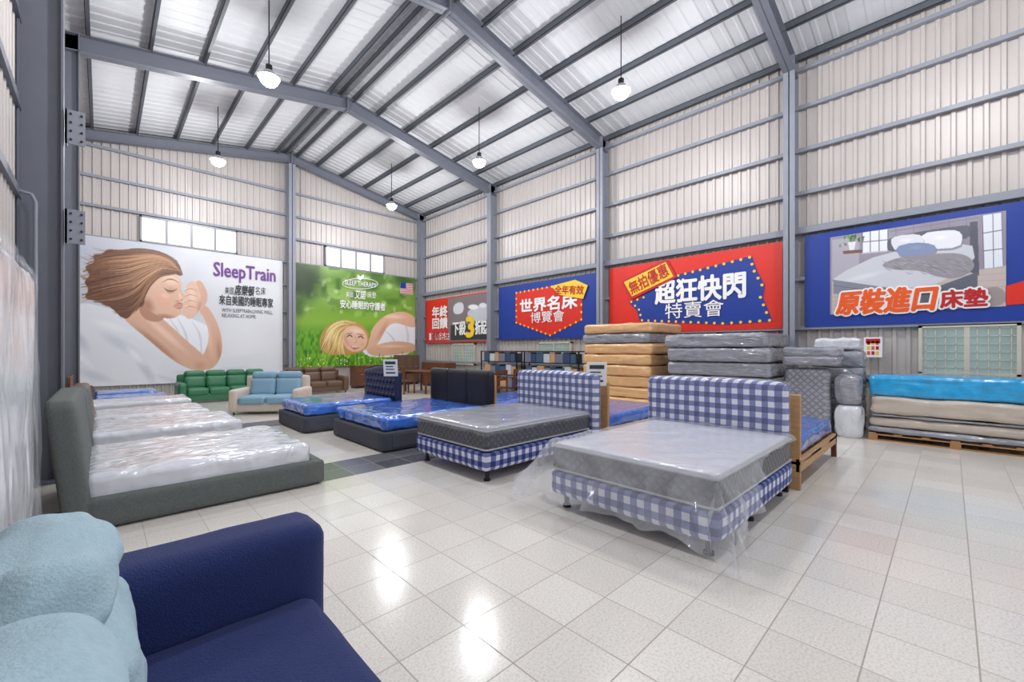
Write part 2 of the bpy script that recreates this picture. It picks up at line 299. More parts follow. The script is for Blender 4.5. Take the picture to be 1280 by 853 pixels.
# ---------------------------------------------------------------- printed artwork engine
def smoothpoly(P,it=2):
    P=np.array(P,float)
    for _ in range(it):
        Q=np.roll(P,-1,0); P=np.stack([0.75*P+0.25*Q,0.25*P+0.75*Q],1).reshape(-1,2)
    return P
def curve(P,n=14):
    """Catmull-Rom open curve"""
    P=np.array(P,float); P=np.vstack([2*P[0]-P[1],P,2*P[-1]-P[-2]]); out=[]
    m=len(P)-3
    for k in range(n):
        t=k/(n-1)*m; i=min(int(t),m-1); f=t-i; a,b,c,d=P[i:i+4]
        out.append(0.5*(2*b+(c-a)*f+(2*a-5*b+4*c-d)*f*f+(-a+3*b-3*c+d)*f**3))
    return np.array(out)
class Art:
    def __init__(s,plane,a0,a1,z0,z1,nx,nz,bg):
        s.pl=plane; s.nx=nx; s.nz=nz; a=np.linspace(a0,a1,nx); z=np.linspace(z0,z1,nz); s.A,s.Z=np.meshgrid(a,z)
        if plane=='R': X=np.full_like(s.A,XB); Y=s.A
        else: X=s.A; Y=np.full_like(s.A,YB)
        d=X*SA+Y*CA; s.px=CX+F*(X*CA-Y*SA)/d; s.py=HY-F*(s.Z-CH)/d
        s.im=np.zeros((nz,nx,3))+np.array(bg,float)
    def noise(s,sc,seed,sy=None):
        r=np.random.RandomState(seed); G=r.rand(64,64); u=(s.px/sc)%63; v=(s.py/(sy or sc))%63; i=u.astype(int); j=v.astype(int); fu=u-i; fv=v-j
        fu=fu*fu*(3-2*fu); fv=fv*fv*(3-2*fv); j1=(j+1)%64; i1=(i+1)%64
        return (G[j,i]*(1-fu)+G[j,i1]*fu)*(1-fv)+(G[j1,i]*(1-fu)+G[j1,i1]*fu)*fv
    def blur(s,m,n):
        for _ in range(n):
            p=np.pad(m,1,'edge'); m=(p[:-2,1:-1]+p[2:,1:-1]+p[1:-1,:-2]+p[1:-1,2:]+2*p[1:-1,1:-1])/6
        return m
    def mask(s,P,bl=1,sm=2):
        P=smoothpoly(P,sm) if sm else np.array(P,float); m=np.zeros(s.px.shape,bool); x,y=s.px,s.py
        for (x0,y0),(x1,y1) in zip(P,np.roll(P,-1,0)):
            if y0==y1: continue
            c=((y0>y)!=(y1>y))&(x<(x1-x0)*(y-y0)/(y1-y0)+x0); m^=c
        return s.blur(m.astype(float),bl)
    def put(s,m,col,al=1.0):
        m=(m*al)[...,None]; s.im=s.im*(1-m)+np.array(col,float)*m
    def poly(s,P,col,bl=1,al=1.0,sm=2,clip=None):
        m=s.mask(P,bl,sm)
        if clip is not None: m=m*clip
        s.put(m,col,al); return m
    def ell(s,cx,cy,rx,ry,col,soft=0.3,al=1.0,ang=0,clip=None):
        c,sn=math.cos(ang),math.sin(ang); dx=s.px-cx; dy=s.py-cy; u=(dx*c+dy*sn)/rx; v=(-dx*sn+dy*c)/ry
        d=np.sqrt(u*u+v*v); m=np.clip((1-d)/soft,0,1); m=m*m*(3-2*m)
        if clip is not None: m=m*clip
        s.put(m,col,al)
    def line(s,P,w,col,al=1.0,taper=False):
        P=np.array(P,float); x0,x1=P[:,0].min()-w-1,P[:,0].max()+w+1; y0,y1=P[:,1].min()-w-1,P[:,1].max()+w+1
        cols=np.where((s.px[0]>=x0)&(s.px[0]<=x1))[0]
        if len(cols)==0: return
        c0,c1=cols.min(),cols.max()+1; sub=s.py[:,c0:c1]; rows=np.where(((sub>=y0)&(sub<=y1)).any(1))[0]
        if len(rows)==0: return
        r0,r1=rows.min(),rows.max()+1; X=s.px[r0:r1,c0:c1]; Y=s.py[r0:r1,c0:c1]; m=np.zeros(X.shape); n=len(P)-1
        for i,((xa,ya),(xb,yb)) in enumerate(zip(P[:-1],P[1:])):
            L2=(xb-xa)**2+(yb-ya)**2+1e-9; t=np.clip(((X-xa)*(xb-xa)+(Y-ya)*(yb-ya))/L2,0,1)
            d=np.hypot(X-xa-t*(xb-xa),Y-ya-t*(yb-ya)); ww=w*(1-0.7*abs(2*(i+0.5)/n-1)) if taper else w
            m=np.maximum(m,np.clip(1.3*(ww-d)/ww,0,1))
        m=(m*al)[...,None]; s.im[r0:r1,c0:c1]=s.im[r0:r1,c0:c1]*(1-m)+np.array(col,float)*m
    def strands(s,guides,n,cols,w,al,seed,t0=0,t1=1,jit=1.5):
        r=np.random.RandomState(seed); G=[curve(g,16) for g in guides]; K=len(G)-1
        for k in range(n):
            t=(t0+(t1-t0)*r.rand())*K; i=min(int(t),K-1); f=t-i; P=G[i]*(1-f)+G[i+1]*f
            a=r.randint(0,6); b=r.randint(10,17); ph=r.rand()*6; P=P[a:b]+np.stack([np.sin(np.arange(b-a)*0.5+ph),np.cos(np.arange(b-a)*0.4+ph)],1)*jit*0.6
            c=np.array(cols[r.randint(len(cols))])+r.randn()*8; s.line(P,w*(0.6+0.8*r.rand()),c,al,True)
    def build(s,name,parent,off=0.0):
        n=s.nx*s.nz; co=np.zeros((n,3))
        if s.pl=='R': co[:,0]=XB-off; co[:,1]=s.A.ravel()
        else: co[:,1]=YB-off; co[:,0]=s.A.ravel()
        co[:,2]=s.Z.ravel()
        idx=np.arange(n).reshape(s.nz,s.nx); q=np.stack([idx[:-1,:-1],idx[:-1,1:],idx[1:,1:],idx[1:,:-1]],-1).reshape(-1,4)
        me=bpy.data.meshes.new(name); me.vertices.add(n); me.vertices.foreach_set('co',co.ravel())
        me.loops.add(q.size); me.loops.foreach_set('vertex_index',q.ravel().astype(np.int32))
        me.polygons.add(len(q)); me.polygons.foreach_set('loop_start',(np.arange(len(q))*4).astype(np.int32)); me.update(calc_edges=True)
        a=me.color_attributes.new('Col','FLOAT_COLOR','POINT'); l=s2l(np.clip(s.im,0,255)).reshape(-1,3); a.data.foreach_set('color',np.hstack([l,np.ones((n,1))]).ravel())
        return link(name,me,M_print,parent)
def flat(name,plane,P,m,parent,off):
    vs=[]
    for p in P:
        if plane=='R': y,z=toR(*p); vs.append((XB-off,y,z))
        else: x,z=toB(*p); vs.append((x,YB-off,z))
    me=bpy.data.meshes.new(name); me.from_pydata(vs,[],[tuple(range(len(vs)))]); return link(name,me,m,parent)
def rect(name,plane,a0,a1,z0,z1,m,parent,off):
    if plane=='R': vs=[(XB-off,a0,z0),(XB-off,a1,z0),(XB-off,a1,z1),(XB-off,a0,z1)]
    else: vs=[(a0,YB-off,z0),(a1,YB-off,z0),(a1,YB-off,z1),(a0,YB-off,z1)]
    me=bpy.data.meshes.new(name); me.from_pydata(vs,[],[(0,1,2,3)]); return link(name,me,m,parent)
def text(body,plane,x0,x1,y0,y1,m,parent,off=0.03,fat=0.0,outline=None,ofat=0.05,ang=0.0,italic=0.0):
    """lettering fitted in the measured box (x0..x1,y0..y1 at its centre); fat = stroke thickening in metres"""
    cu=bpy.data.curves.new('t','FONT'); cu.body=body; cu.resolution_u=2; cu.shear=italic
    o=bpy.data.objects.new('t',cu); sc.collection.objects.link(o); bpy.context.view_layer.update()
    dg=bpy.context.evaluated_depsgraph_get(); me=bpy.data.meshes.new_from_object(o.evaluated_get(dg)); bpy.data.objects.remove(o)
    fn=toR if plane=='R' else toB; yc=(y0+y1)/2
    a0=fn(x0,yc)[0]; a1=fn(x1,yc)[0]; ac=(a0+a1)/2; xc=(x0+x1)/2; zt=fn(xc,y0)[1]; zb=fn(xc,y1)[1]; zc=(zt+zb)/2; w=abs(a1-a0); h=zt-zb
    n=len(me.vertices)
    if n==0: return
    co=np.zeros(n*3); me.vertices.foreach_get('co',co); co=co.reshape(-1,3); lo=co.min(0); hi=co.max(0)
    u=((co[:,0]-(lo[0]+hi[0])/2)/(hi[0]-lo[0]))*w; v=((co[:,1]-(lo[1]+hi[1])/2)/(hi[1]-lo[1]))*h
    ca,sa=math.cos(ang),math.sin(ang); u,v=u*ca-v*sa,u*sa+v*ca
    polys=[tuple(p.vertices) for p in me.polygons]
    def mk(rad,mt,of,cnt):
        V=[];Fc=[]; offs=[(0,0)]+([(rad*math.cos(2*math.pi*k/cnt),rad*math.sin(2*math.pi*k/cnt)) for k in range(cnt)] if rad>0 else [])
        for i,(du,dv) in enumerate(offs):
            of2=of+0.0005*i; b=len(V)
            if plane=='R': V+= [(XB-of2,ac-(uu+du),zc+vv+dv) for uu,vv in zip(u,v)]
            else: V+= [(ac+uu+du,YB-of2,zc+vv+dv) for uu,vv in zip(u,v)]
            Fc+=[tuple(j+b for j in p) for p in polys]
        mm=bpy.data.meshes.new('lettering'); mm.from_pydata(V,[],Fc); link('lettering',mm,mt,parent)
    if outline: mk(fat+ofat,outline,off-0.012,12)
    mk(fat,m,off,6)
# ---- sleeping woman billboard
e=empty('sleep_billboard')
a=Art('B',-0.6,4.93,0.45,4.9,560,440,(206,209,217))
t=np.clip((a.px-180)/150,0,1)[...,None]; a.im=a.im*(1-t)+np.array((228,229,233))*t
a.im+= (a.noise(34,3)[...,None]-0.5)*14
a.ell(105,320,60,34,(186,193,206),1,0.7); a.ell(300,440,60,50,(238,239,242),1,0.7)
# pillow and bedding with soft folds
pm=a.poly([(85,398),(92,384),(105,378),(130,384),(160,392),(180,405),(205,425),(222,450),(228,500),(85,500)],(232,234,240),4)
for cx,cy,rx,ry,an,cc in ((100,425,26,10,0.9,(200,205,216)),(150,430,40,10,0.5,(206,211,222)),(182,462,30,9,1.0,(198,203,214)),(118,470,34,9,0.3,(208,212,222)),(140,408,36,8,0.3,(246,247,250)),(170,445,28,7,0.8,(246,247,250)),(105,450,24,6,0.7,(244,245,249))): a.ell(cx,cy,rx,ry,cc,0.9,0.85,an,pm)
a.poly([(204,438),(240,455),(290,447),(352,436),(352,500),(190,500)],(230,232,238),5)
for cx,cy,an in ((240,468,0.1),(290,462,-0.1),(320,474,0.05),(215,476,0.3)): a.ell(cx,cy,34,5,(208,212,222),0.9,0.7,an)
# torso / white top
tm=a.poly([(186,396),(215,390),(238,398),(262,408),(274,424),(277,444),(262,456),(236,450),(210,434)],(243,244,249),2)
for p,cc in (([(222,398),(232,418),(238,446)],(206,210,222)),([(240,402),(250,420),(252,450)],(210,213,224)),([(260,412),(266,430),(264,450)],(204,208,220)),([(212,398),(222,414),(226,430)],(214,216,226))): a.line(curve(p),2.2,cc,0.75,True)
a.ell(238,392,18,6,(196,200,212),0.9,0.6)
# far forearm
fm=a.poly([(247,452),(258,438),(262,418),(256,398),(248,388),(256,380),(266,392),(275,412),(279,436),(272,456),(258,465)],(222,176,150),1)
a.ell(262,425,6,34,(240,200,178),0.9,0.7,-0.15,fm); a.ell(274,440,5,24,(186,136,112),0.9,0.7,-0.1,fm)
# near upper arm and shoulder
am=a.poly([(156,390),(172,382),(192,390),(212,406),(232,425),(250,440),(263,454),(256,465),(236,462),(212,448),(188,427),(166,409),(154,398)],(224,180,154),1)
a.ell(205,416,52,7,(246,210,188),0.9,0.9,0.72,am); a.ell(196,432,56,8,(184,134,108),0.9,0.85,0.70,am); a.ell(250,457,12,8,(206,152,128),0.9,0.7,0,am)
# neck + face (closed eyes, profile to the right)
a.poly([(170,376),(190,372),(208,390),(202,404),(178,400)],(190,138,112),2)
fP=[(176,368),(180,354),(192,344),(207,340),(219,342),(226,349),(227,357),(226,362),(230,368),(232,373),(228,376),(228,379),(230,382),(227,385),(228,389),(223,396),(212,399),(198,396),(186,388),(178,378)]
fm=a.poly(fP,(230,187,160),1)
a.ell(214,350,16,9,(248,216,194),0.9,0.8,0.2,fm); a.ell(204,374,15,11,(240,176,156),0.9,0.75,0.3,fm); a.ell(206,370,8,5,(248,208,188),0.9,0.6,0.3,fm)
a.ell(184,382,12,18,(176,122,96),0.95,0.85,-0.5,fm); a.ell(206,396,20,5,(178,124,100),0.9,0.8,0.1,fm); a.ell(214,362,9,5,(204,150,126),0.9,0.6,0.2,fm)
a.ell(225,370,3.5,8,(246,208,186),0.9,0.8,-0.3,fm); a.ell(222,377,5,2.5,(196,140,118),0.9,0.7,0.2,fm)
a.line(curve([(205,360),(210,363.5),(216,364),(221,361.5)]),1.3,(70,42,34),0.95,True); a.line(curve([(206,361),(211,366),(218,366)]),0.9,(120,78,62),0.6,True)
a.line(curve([(203,353),(210,349.5),(217,350),(223,353.5)]),1.3,(122,80,58),0.8,True)
a.line(curve([(218,381),(224,379.8),(229,380.5)]),1.5,(196,96,96),0.95,True); a.line(curve([(219,385),(224,385.5),(228,384.5)]),1.7,(210,112,110),0.95,True); a.line([(217,383),(228,382.6)],0.6,(140,58,60),0.9)
a.ell(227,375,1.3,0.9,(150,92,76),0.6,0.9)
# clasped hands
hm=a.poly([(232,360),(236,353),(242,351),(248,356),(253,364),(254,374),(251,386),(244,396),(236,400),(229,394),(228,384),(231,372)],(234,192,168),1)
a.ell(240,370,7,16,(248,216,198),0.9,0.8,-0.2,hm); a.ell(250,384,6,14,(196,144,120),0.9,0.7,0.1,hm)
hm2=a.poly([(244,352),(250,350),(256,358),(260,369),(258,380),(252,386),(252,372),(248,360)],(222,176,150),1)
for k in range(4): a.line(curve([(230+k*0.6,364+k*7),(238,361+k*7.4),(247,364+k*7.2)]),0.8,(182,130,106),0.85,True)
for k in range(4): a.ell(232+k*0.2,361+k*7.2,1.6,1.2,(250,222,210),0.6,0.8)
# flowing hair interpolated between guide curves
a.poly([(160,400),(150,396),(140,385),(122,376),(104,374),(112,362),(104,352),(114,344),(104,334),(120,328),(114,319),(128,318),(134,311),(150,313),(172,310),(196,313),(214,321),(225,332),(229,347),(216,341),(200,344),(188,354),(181,368),(180,384),(170,384)],(104,62,38),2)
G=[[(228,345),(222,328),(200,316),(172,311),(146,313),(118,317)],[(226,340),(210,326),(188,322),(160,326),(136,328),(104,336)],[(224,338),(206,331),(184,334),(160,342),(136,346),(102,354)],[(222,338),(202,336),(184,346),(166,358),(140,364),(102,374)],[(220,341),(200,342),(186,354),(176,370),(158,384),(128,380)],[(218,343),(200,346),(188,356),(180,372),(172,388),(156,402)]]
a.strands(G,190,[(72,42,26),(90,52,32),(112,70,42)],1.5,0.6,1)
a.strands(G,150,[(146,98,62),(168,118,80),(130,82,50)],0.9,0.6,2)
a.strands(G,45,[(204,156,112),(214,172,134)],0.8,0.55,3,0.1,0.7)
G2=[[(150,314),(125,312),(108,305)],[(140,330),(112,330),(96,326)],[(135,350),(110,352),(95,345)],[(140,372),(112,378),(98,386)]]
a.strands(G2,30,[(130,84,52),(150,104,68)],0.6,0.5,5)
a.build('print',e)
text('SleepTrain','B',267,344,332,354,M_purp,e,0.02,0.012)
text('美國','B',281,292,359,368,M_ink,e,0.02); text('席樂頓','B',293,318,357,370,M_ink,e,0.02,0.008,italic=0.2); text('名床','B',319,332,359,369,M_ink,e,0.02)
text('來自美國的睡眠專家','B',274,341,371,383,M_ink,e,0.02,0.006)
text('WITH SLEEPTRAIN,LIVING WELL,\nRELAXING AT HOME.','B',277,341,387,398,M_ink,e,0.02)
# ---- meadow billboard
e=empty('meadow_billboard')
a=Art('B',5.38,10.66,0.85,4.9,420,320,(120,178,60))
n1=a.noise(9,11); n2=a.noise(22,12); n3=a.noise(4,13); n4=a.noise(2.2,14,5)
t=np.clip((a.py-330)/70,0,1)[...,None]; a.im=(np.array((74,116,46))*(1-t)+np.array((134,178,58))*t)
a.put(np.clip((n2-0.3)*1.6,0,1)*np.clip((402-a.py)/40,0,1),(186,214,130),0.75)
a.put(np.clip((n1-0.45)*3,0,1)*np.clip((395-a.py)/30,0,1),(52,90,34),0.65)
r=np.random.RandomState(9)
for k in range(70): a.ell(372+r.rand()*148,345+r.rand()*50,2+r.rand()*3.5,2+r.rand()*3.5,[(226,240,190),(170,206,110),(90,140,60)][k%3],0.5,0.4)
a.ell(378,350,36,40,(34,56,26),0.8,0.9); a.ell(505,348,26,16,(48,80,34),0.9,0.8); a.ell(374,385,12,18,(50,78,34),0.9,0.6)
a.put(np.clip((a.py-404)/16,0,1),(84,150,32),0.9); a.put(np.clip((n4-0.45)*3,0,1)*np.clip((a.py-405)/15,0,1),(130,190,54),0.7); a.put(np.clip((0.4-n4)*4,0,1)*np.clip((a.py-410)/15,0,1),(48,102,20),0.7)
sm_=a.poly([(452,432),(470,418),(490,402),(506,396),(521,404),(521,440),(490,448),(455,446)],(240,241,246),2)
a.line(curve([(480,412),(492,425),(496,444)]),2,(204,208,222),0.8,True); a.line(curve([(505,400),(510,420),(508,442)]),2,(208,212,224),0.8,True)
am=a.poly([(464,412),(474,400),(486,392),(504,389),(516,394),(521,402),(520,410),(508,408),(494,403),(484,408),(476,424),(468,436),(454,440),(462,424)],(230,186,156),1)
a.ell(492,396,22,4,(248,214,192),0.9,0.9,0.05,am); a.ell(478,414,5,20,(200,148,118),0.9,0.7,0.5,am)
am=a.poly([(456,438),(474,430),(496,426),(521,430),(521,440),(490,444),(466,446)],(224,178,146),1); a.ell(490,433,28,3,(246,210,186),0.9,0.8,0,am)
a.poly([(398,432),(402,416),(412,405),(426,400),(442,401),(454,407),(462,418),(460,434),(448,443),(430,443),(410,445)],(196,154,86),2)
G=[[(446,404),(430,401),(412,408),(402,424),(398,440)],[(438,406),(424,408),(414,420),(410,434),(404,446)],[(434,410),(426,420),(422,432),(418,446)],[(430,420),(428,434),(432,444),(440,448)]]
a.strands(G,60,[(150,106,50),(178,136,72)],1.2,0.6,6); a.strands(G,80,[(242,218,150),(228,194,118),(250,234,182)],0.8,0.7,7)
fm=a.poly([(427,420),(430,412),(438,407),(448,408),(456,414),(460,424),(457,434),(449,440),(438,440),(430,432)],(236,194,166),1)
a.ell(446,414,12,5,(252,222,200),0.9,0.8,0.2,fm); a.ell(436,430,5,5,(238,160,144),0.9,0.6,0,fm); a.ell(453,431,4,4,(238,164,148),0.9,0.6,0,fm); a.ell(432,424,4,12,(204,150,118),0.9,0.6,-0.3,fm)
a.line(curve([(434,421),(437,419),(440,421)]),1.0,(66,46,40),0.95); a.line(curve([(448,422),(451,420.5),(454,423)]),1.0,(66,46,40),0.95); a.line([(433,417.5),(440,416.6)],0.7,(150,108,70)); a.line([(447,417.6),(454,419)],0.7,(150,108,70))
a.line(curve([(444,421),(446,427),(443,429)]),0.7,(204,146,120),0.8); a.line(curve([(438,433),(443,436),(449,434.5)]),1.5,(196,70,80),0.95,True); a.line([(440,433.8),(447,434)],0.7,(250,245,240),0.9)
for k in range(90): a.ell(370+r.rand()*150,444+r.rand()*20,1.0,1.3,[(255,226,50),(255,255,255),(190,226,90)][k%3],0.5)
for k in range(80):
    x=370+r.rand()*150; y=448+r.rand()*14; a.line([(x,y),(x+r.randn()*2,y-6-r.rand()*6)],0.6,[(70,140,30),(160,214,80)][k%2],0.7)
a.build('print',e)
fl=[]
for k in range(24):
    an=k/24*2*math.pi; fl.append((450+22*math.cos(an),355+6.5*math.sin(an)))
tube('logo_ring',[(toB(*p)[0],YB-0.02,toB(*p)[1]) for p in fl],0.016,M_whitev,e,True)
flat('logo_leaf','B',[(450,351),(446,347),(447,343),(450,346),(454,343),(455,347)],M_whitev,e,0.02)
text('SLEEP THERAPY','B',431,470,352,358,M_whitev,e,0.03,0.002); text('美國','B',432,441,365,372,M_whitev,e); text('艾諾','B',443,457,363,374,M_whitev,e,0.03,0.006,italic=0.2); text('床墊','B',459,470,365,373,M_whitev,e)
text('安心睡眠的守護者','B',425,481,377,387,M_whitev,e,0.03,0.008)
for i in range(7): 
    fl2=[(500,354+i*1.9),(516,355.5+i*1.9),(516,356.5+i*1.9),(500,355+i*1.9)]; flat('flag_stripe','B',fl2,M_redt,e,0.03)
flat('flag_field','B',[(500,353.5),(516,355),(516,368.5),(500,367)],M_whitev,e,0.02); flat('flag_union','B',[(500,353.5),(507,354.2),(507,361),(500,360.4)],M_blue,e,0.035)
# ---- right wall banners
def dots(e,P,off,step=0.2,r=0.045,plane='R'):
    bm=bmesh.new(); Q=[toR(*p) for p in P]; Q.append(Q[0])
    for (y0,z0),(y1,z1) in zip(Q[:-1],Q[1:]):
        L_=math.hypot(y1-y0,z1-z0); n=max(1,round(L_/step))
        for i in range(n):
            t=i/n; c=bmesh.ops.create_circle(bm,cap_ends=True,segments=10,radius=r,matrix=Matrix.Translation((XB-off,y0+(y1-y0)*t,z0+(z1-z0)*t))@Matrix.Rotation(math.pi/2,4,'Y'))
    me=bpy.data.meshes.new('bulbs'); bm.to_mesh(me); bm.free(); link('bulb_dots',me,M_yel,e)
def shrink(P,k):
    c=np.mean(P,0); return [tuple(c+(np.array(p)-c)*k) for p in P]
e=empty('sale_banner'); rect('sheet','R',2.62,7.14,2.02,3.98,M_red,e,0)
P=[(786,378),(802,372),(800,352),(838,346),(940,320),(946,338),(956,356),(954,372),(966,402),(905,406),(800,402),(796,388)]
flat('blue_panel','R',P,M_blue,e,0.012); dots(e,shrink(P,0.96),0.02,0.2,0.035)
text('超狂快閃','R',820,932,346,376,M_whitev,e,0.03,0.022); text('特賣會','R',832,905,377,397,M_whitev,e,0.03,0.002)
flat('red_ribbon','R',[(778,352),(834,324),(847,347),(790,375)],M_redt,e,0.045); flat('yellow_ribbon','R',[(781,353),(833,328),(843,346),(791,371)],M_yel,e,0.05)
text('無拍優惠','R',787,837,341,358,M_redt,e,0.06,0.006,ang=0.36)
e=empty('expo_banner'); rect('sheet','R',7.52,12.1,1.92,3.93,M_blue,e,0)
P=[(645,366),(690,358),(728,362),(728,400),(688,420),(645,404)]; flat('red_badge','R',P,M_red,e,0.012); dots(e,shrink(P,0.98),0.02,0.22,0.04)
text('世界名床','R',651,722,371,388,M_whitev,e,0.03,0.02); text('博覽會','R',664,706,389,403,M_whitev,e,0.03,0.002)
flat('yellow_ribbon','R',[(690,358),(720,350),(736,357),(730,374),(700,369)],M_yel,e,0.05)
text('全年有效','R',695,731,357,368,M_redt,e,0.06,0.006,ang=-0.1)
e=empty('year_end_banner'); rect('sheet','R',12.7,17.2,1.85,3.85,M_red,e,0)
text('年終\n回饋','R',541,560,383,411,M_whitev,e,0.03,0.02); rect('white_strip','R',toR(562,415)[0],toR(537,415)[0],1.98,2.3,M_whitev,e,0.02)
text('國際名床','R',540,562,415,425,M_redt,e,0.03,0.01)
a=Art('R',12.75,15.4,1.9,3.8,130,100,(128,116,122)); a.poly([(567,380),(580,377),(580,392),(567,394)],(214,216,222),1); a.poly([(582,390),(600,382),(612,380),(612,402),(590,402)],(196,198,208),1); a.ell(592,384,8,4,(236,236,240),0.4,1); a.ell(604,382,6,4,(226,226,232),0.4,1); a.build('print',e,0.015)
rect('dark_strip','R',12.75,15.2,1.95,2.6,M_ink,e,0.02)
text('下殺','R',567,583,402,419,M_whitev,e,0.04,0.02); text('3','R',584,593,397,421,M_yel,e,0.04,0.06); text('折起','R',595,609,401,418,M_whitev,e,0.04,0.02)
# imported-mattress banner
e=empty('imported_mattress_banner'); rect('sheet','R',-1.5,2.2,2.03,4.02,M_blue,e,0)
flat('red_corner','R',[(1257,358),(1300,345),(1300,378),(1257,382)],M_red,e,0.012)
a=Art('R',-0.66,1.75,2.28,3.9,420,290,(150,143,158))
a.im+=(a.noise(20,5)[...,None]-0.5)*10; a.ell(1110,300,70,40,(172,166,178),1,0.6)
for x in (1120,1142,1164,1186,1208): a.line([(x,255),(x,300)],0.7,(126,119,136),0.8)
a.line([(1112,290),(1224,272)],0.8,(126,119,136),0.8)
a.poly([(1040,300),(1074,296),(1074,346),(1040,350)],(178,172,184),1,sm=0)
a.poly([(1078,290),(1110,286),(1110,314),(1078,317)],(238,242,247),0,sm=0)
for x in (1078,1088,1099,1110): a.line([(x,288),(x,316)],0.9,(112,108,124))
a.line([(1078,303),(1110,300)],0.8,(112,108,124)); a.line([(1078,290),(1110,286)],1,(112,108,124)); a.line([(1078,317),(1110,314)],1.2,(200,196,204))
r=np.random.RandomState(8)
for k in range(26): a.ell(1064+r.randn()*6,298+r.randn()*4,3,1.6,[(52,92,48),(84,130,66),(110,150,90)][k%3],0.5,0.9,r.rand()*3)
a.poly([(1060,303),(1070,302),(1068,313),(1062,313)],(232,232,234),1,sm=0); a.poly([(1054,314),(1078,312),(1078,316),(1054,318)],(120,92,74),0,sm=0)
a.poly([(1228,270),(1252,266),(1254,334),(1230,336)],(228,232,240),0,sm=0)
for p in ([(1241,268),(1242,335)],[(1228,292),(1252,288)],[(1229,314),(1254,311)],[(1228,270),(1230,336)],[(1252,266),(1254,334)]): a.line(p,0.9,(112,108,124))
a.poly([(1040,352),(1112,333),(1222,338),(1258,332),(1258,395),(1040,395)],(196,182,176),1,sm=0)
for k in range(9): a.line([(1040,352+k*5),(1258,334+k*8)],0.5,(168,152,146),0.7)
a.poly([(1050,372),(1150,388),(1240,356),(1258,364),(1258,384),(1150,397),(1044,386)],(142,130,128),3,0.7)
# bed: upholstered headboard, mattress, valance
a.poly([(1108,306),(1112,296),(1206,281),(1214,284),(1214,300),(1112,318)],(96,98,112),1); 
for x in (1132,1156,1180): a.line([(x,293-(x-1132)*0.15),(x,312-(x-1132)*0.15)],0.7,(70,72,86),0.8)
a.poly([(1212,278),(1222,277),(1224,345),(1212,340)],(88,90,104),1,sm=0)
mm_=a.poly([(1042,346),(1108,314),(1214,300),(1220,330),(1152,364),(1044,356)],(206,207,214),1,sm=1)
a.ell(1080,346,40,5,(224,225,231),0.9,0.8,-0.25,mm_); a.ell(1190,336,36,6,(176,178,190),0.9,0.6,-0.4,mm_)
a.poly([(1042,350),(1152,366),(1152,383),(1042,367)],(134,136,150),1,sm=0); a.poly([(1152,366),(1222,340),(1222,358),(1152,383)],(98,100,114),1,sm=0); a.line([(1042,357),(1152,373),(1222,347)],0.6,(92,94,108),0.8)
def pillow(P,cc):
    a.poly([(x+1,y+2.5) for x,y in P],(120,122,136),1,0.7,1); m=a.poly(P,cc,1,1,1); c=np.mean(P,0); a.ell(c[0]-2,c[1]-2,12,4,tuple(min(255,v+14) for v in cc),0.9,0.8,-0.1,m)
pillow([(1152,292),(1180,288),(1198,288),(1204,296),(1200,310),(1160,312),(1150,306)],(236,236,242)); pillow([(1112,301),(1120,295),(1148,292),(1156,300),(1152,312),(1120,316)],(228,228,236))
pillow([(1118,309),(1142,303),(1166,305),(1172,312),(1164,319),(1126,322)],(132,148,180))
bm_=a.poly([(1098,332),(1122,322),(1160,318),(1196,316),(1214,322),(1220,336),(1196,350),(1170,346),(1150,338),(1118,338)],(150,146,152),1)
for k in range(70):
    x=1102+r.rand()*104; y=321+r.rand()*20; a.line(curve([(x,y),(x+4,y+2.5),(x+9,y+1+r.rand()*4)]),0.9,[(116,112,120),(184,180,184)][k%2],0.55,True)
a.build('print',e,0.012)
text('原裝進口','R',1046,1172,361,391,M_orng,e,0.045,0.02,outline=M_whitev,ofat=0.03,italic=0.2); text('床墊','R',1176,1234,362,384,M_redt,e,0.045,0.012,outline=M_whitev,ofat=0.03)
e=empty('price_notice'); y0,z0=toR(1103,447); y1,z1=toR(1080,422); rect('paper','R',y0,y1,z0,z1,M_whitev,e,0.02); rect('head','R',y0+.03,y1-.03,z1-0.12,z1-.03,M_redt,e,0.025)
for k in range(3):
    for j in range(3): rect('print','R',y0+.05+j*(y1-y0-0.08)/3,y0+.03+(j+1)*(y1-y0-0.08)/3,z0+0.05+k*0.1,z0+0.12+k*0.1,[M_yel,M_redt,M_orng][(k+j)%3],e,0.025)
# ---------------------------------------------------------------- lamps
for x in (2.4,7.83):
    for y in (14.6,9.45,4.8,-0.3):
        e=empty('high_bay_lamp',(x,y,6.94)); top=roofz(x)-6.94-0.1
        cyl('cable',0.012,top-0.2,(0,0,0.2+(top-0.2)/2),M_black,e,seg=6); cyl('driver',0.06,0.16,(0,0,0.2),M_black,e); cyl('neck',0.1,0.06,(0,0,0.12),M_chrome,e)
        cyl('reflector',0.2,0.09,(0,0,0.07),M_chrome,e,r2=0.1,seg=28)
        bm=bmesh.new(); bmesh.ops.create_uvsphere(bm,u_segments=20,v_segments=12,radius=0.17); 
        for v in bm.verts: v.co.z*=0.8
        me=bpy.data.meshes.new('globe'); bm.to_mesh(me); bm.free(); link('globe',me,M_glow,e,(0,0,0),smooth=True)
        l=bpy.data.lights.new('bulb_light','POINT'); l.energy=225; l.shadow_soft_size=0.14; l.color=(0.97,0.98,1)
        lo=bpy.data.objects.new('bulb_light',l); lo.location=(0,0,-0.28); lo.parent=e; sc.collection.objects.link(lo)
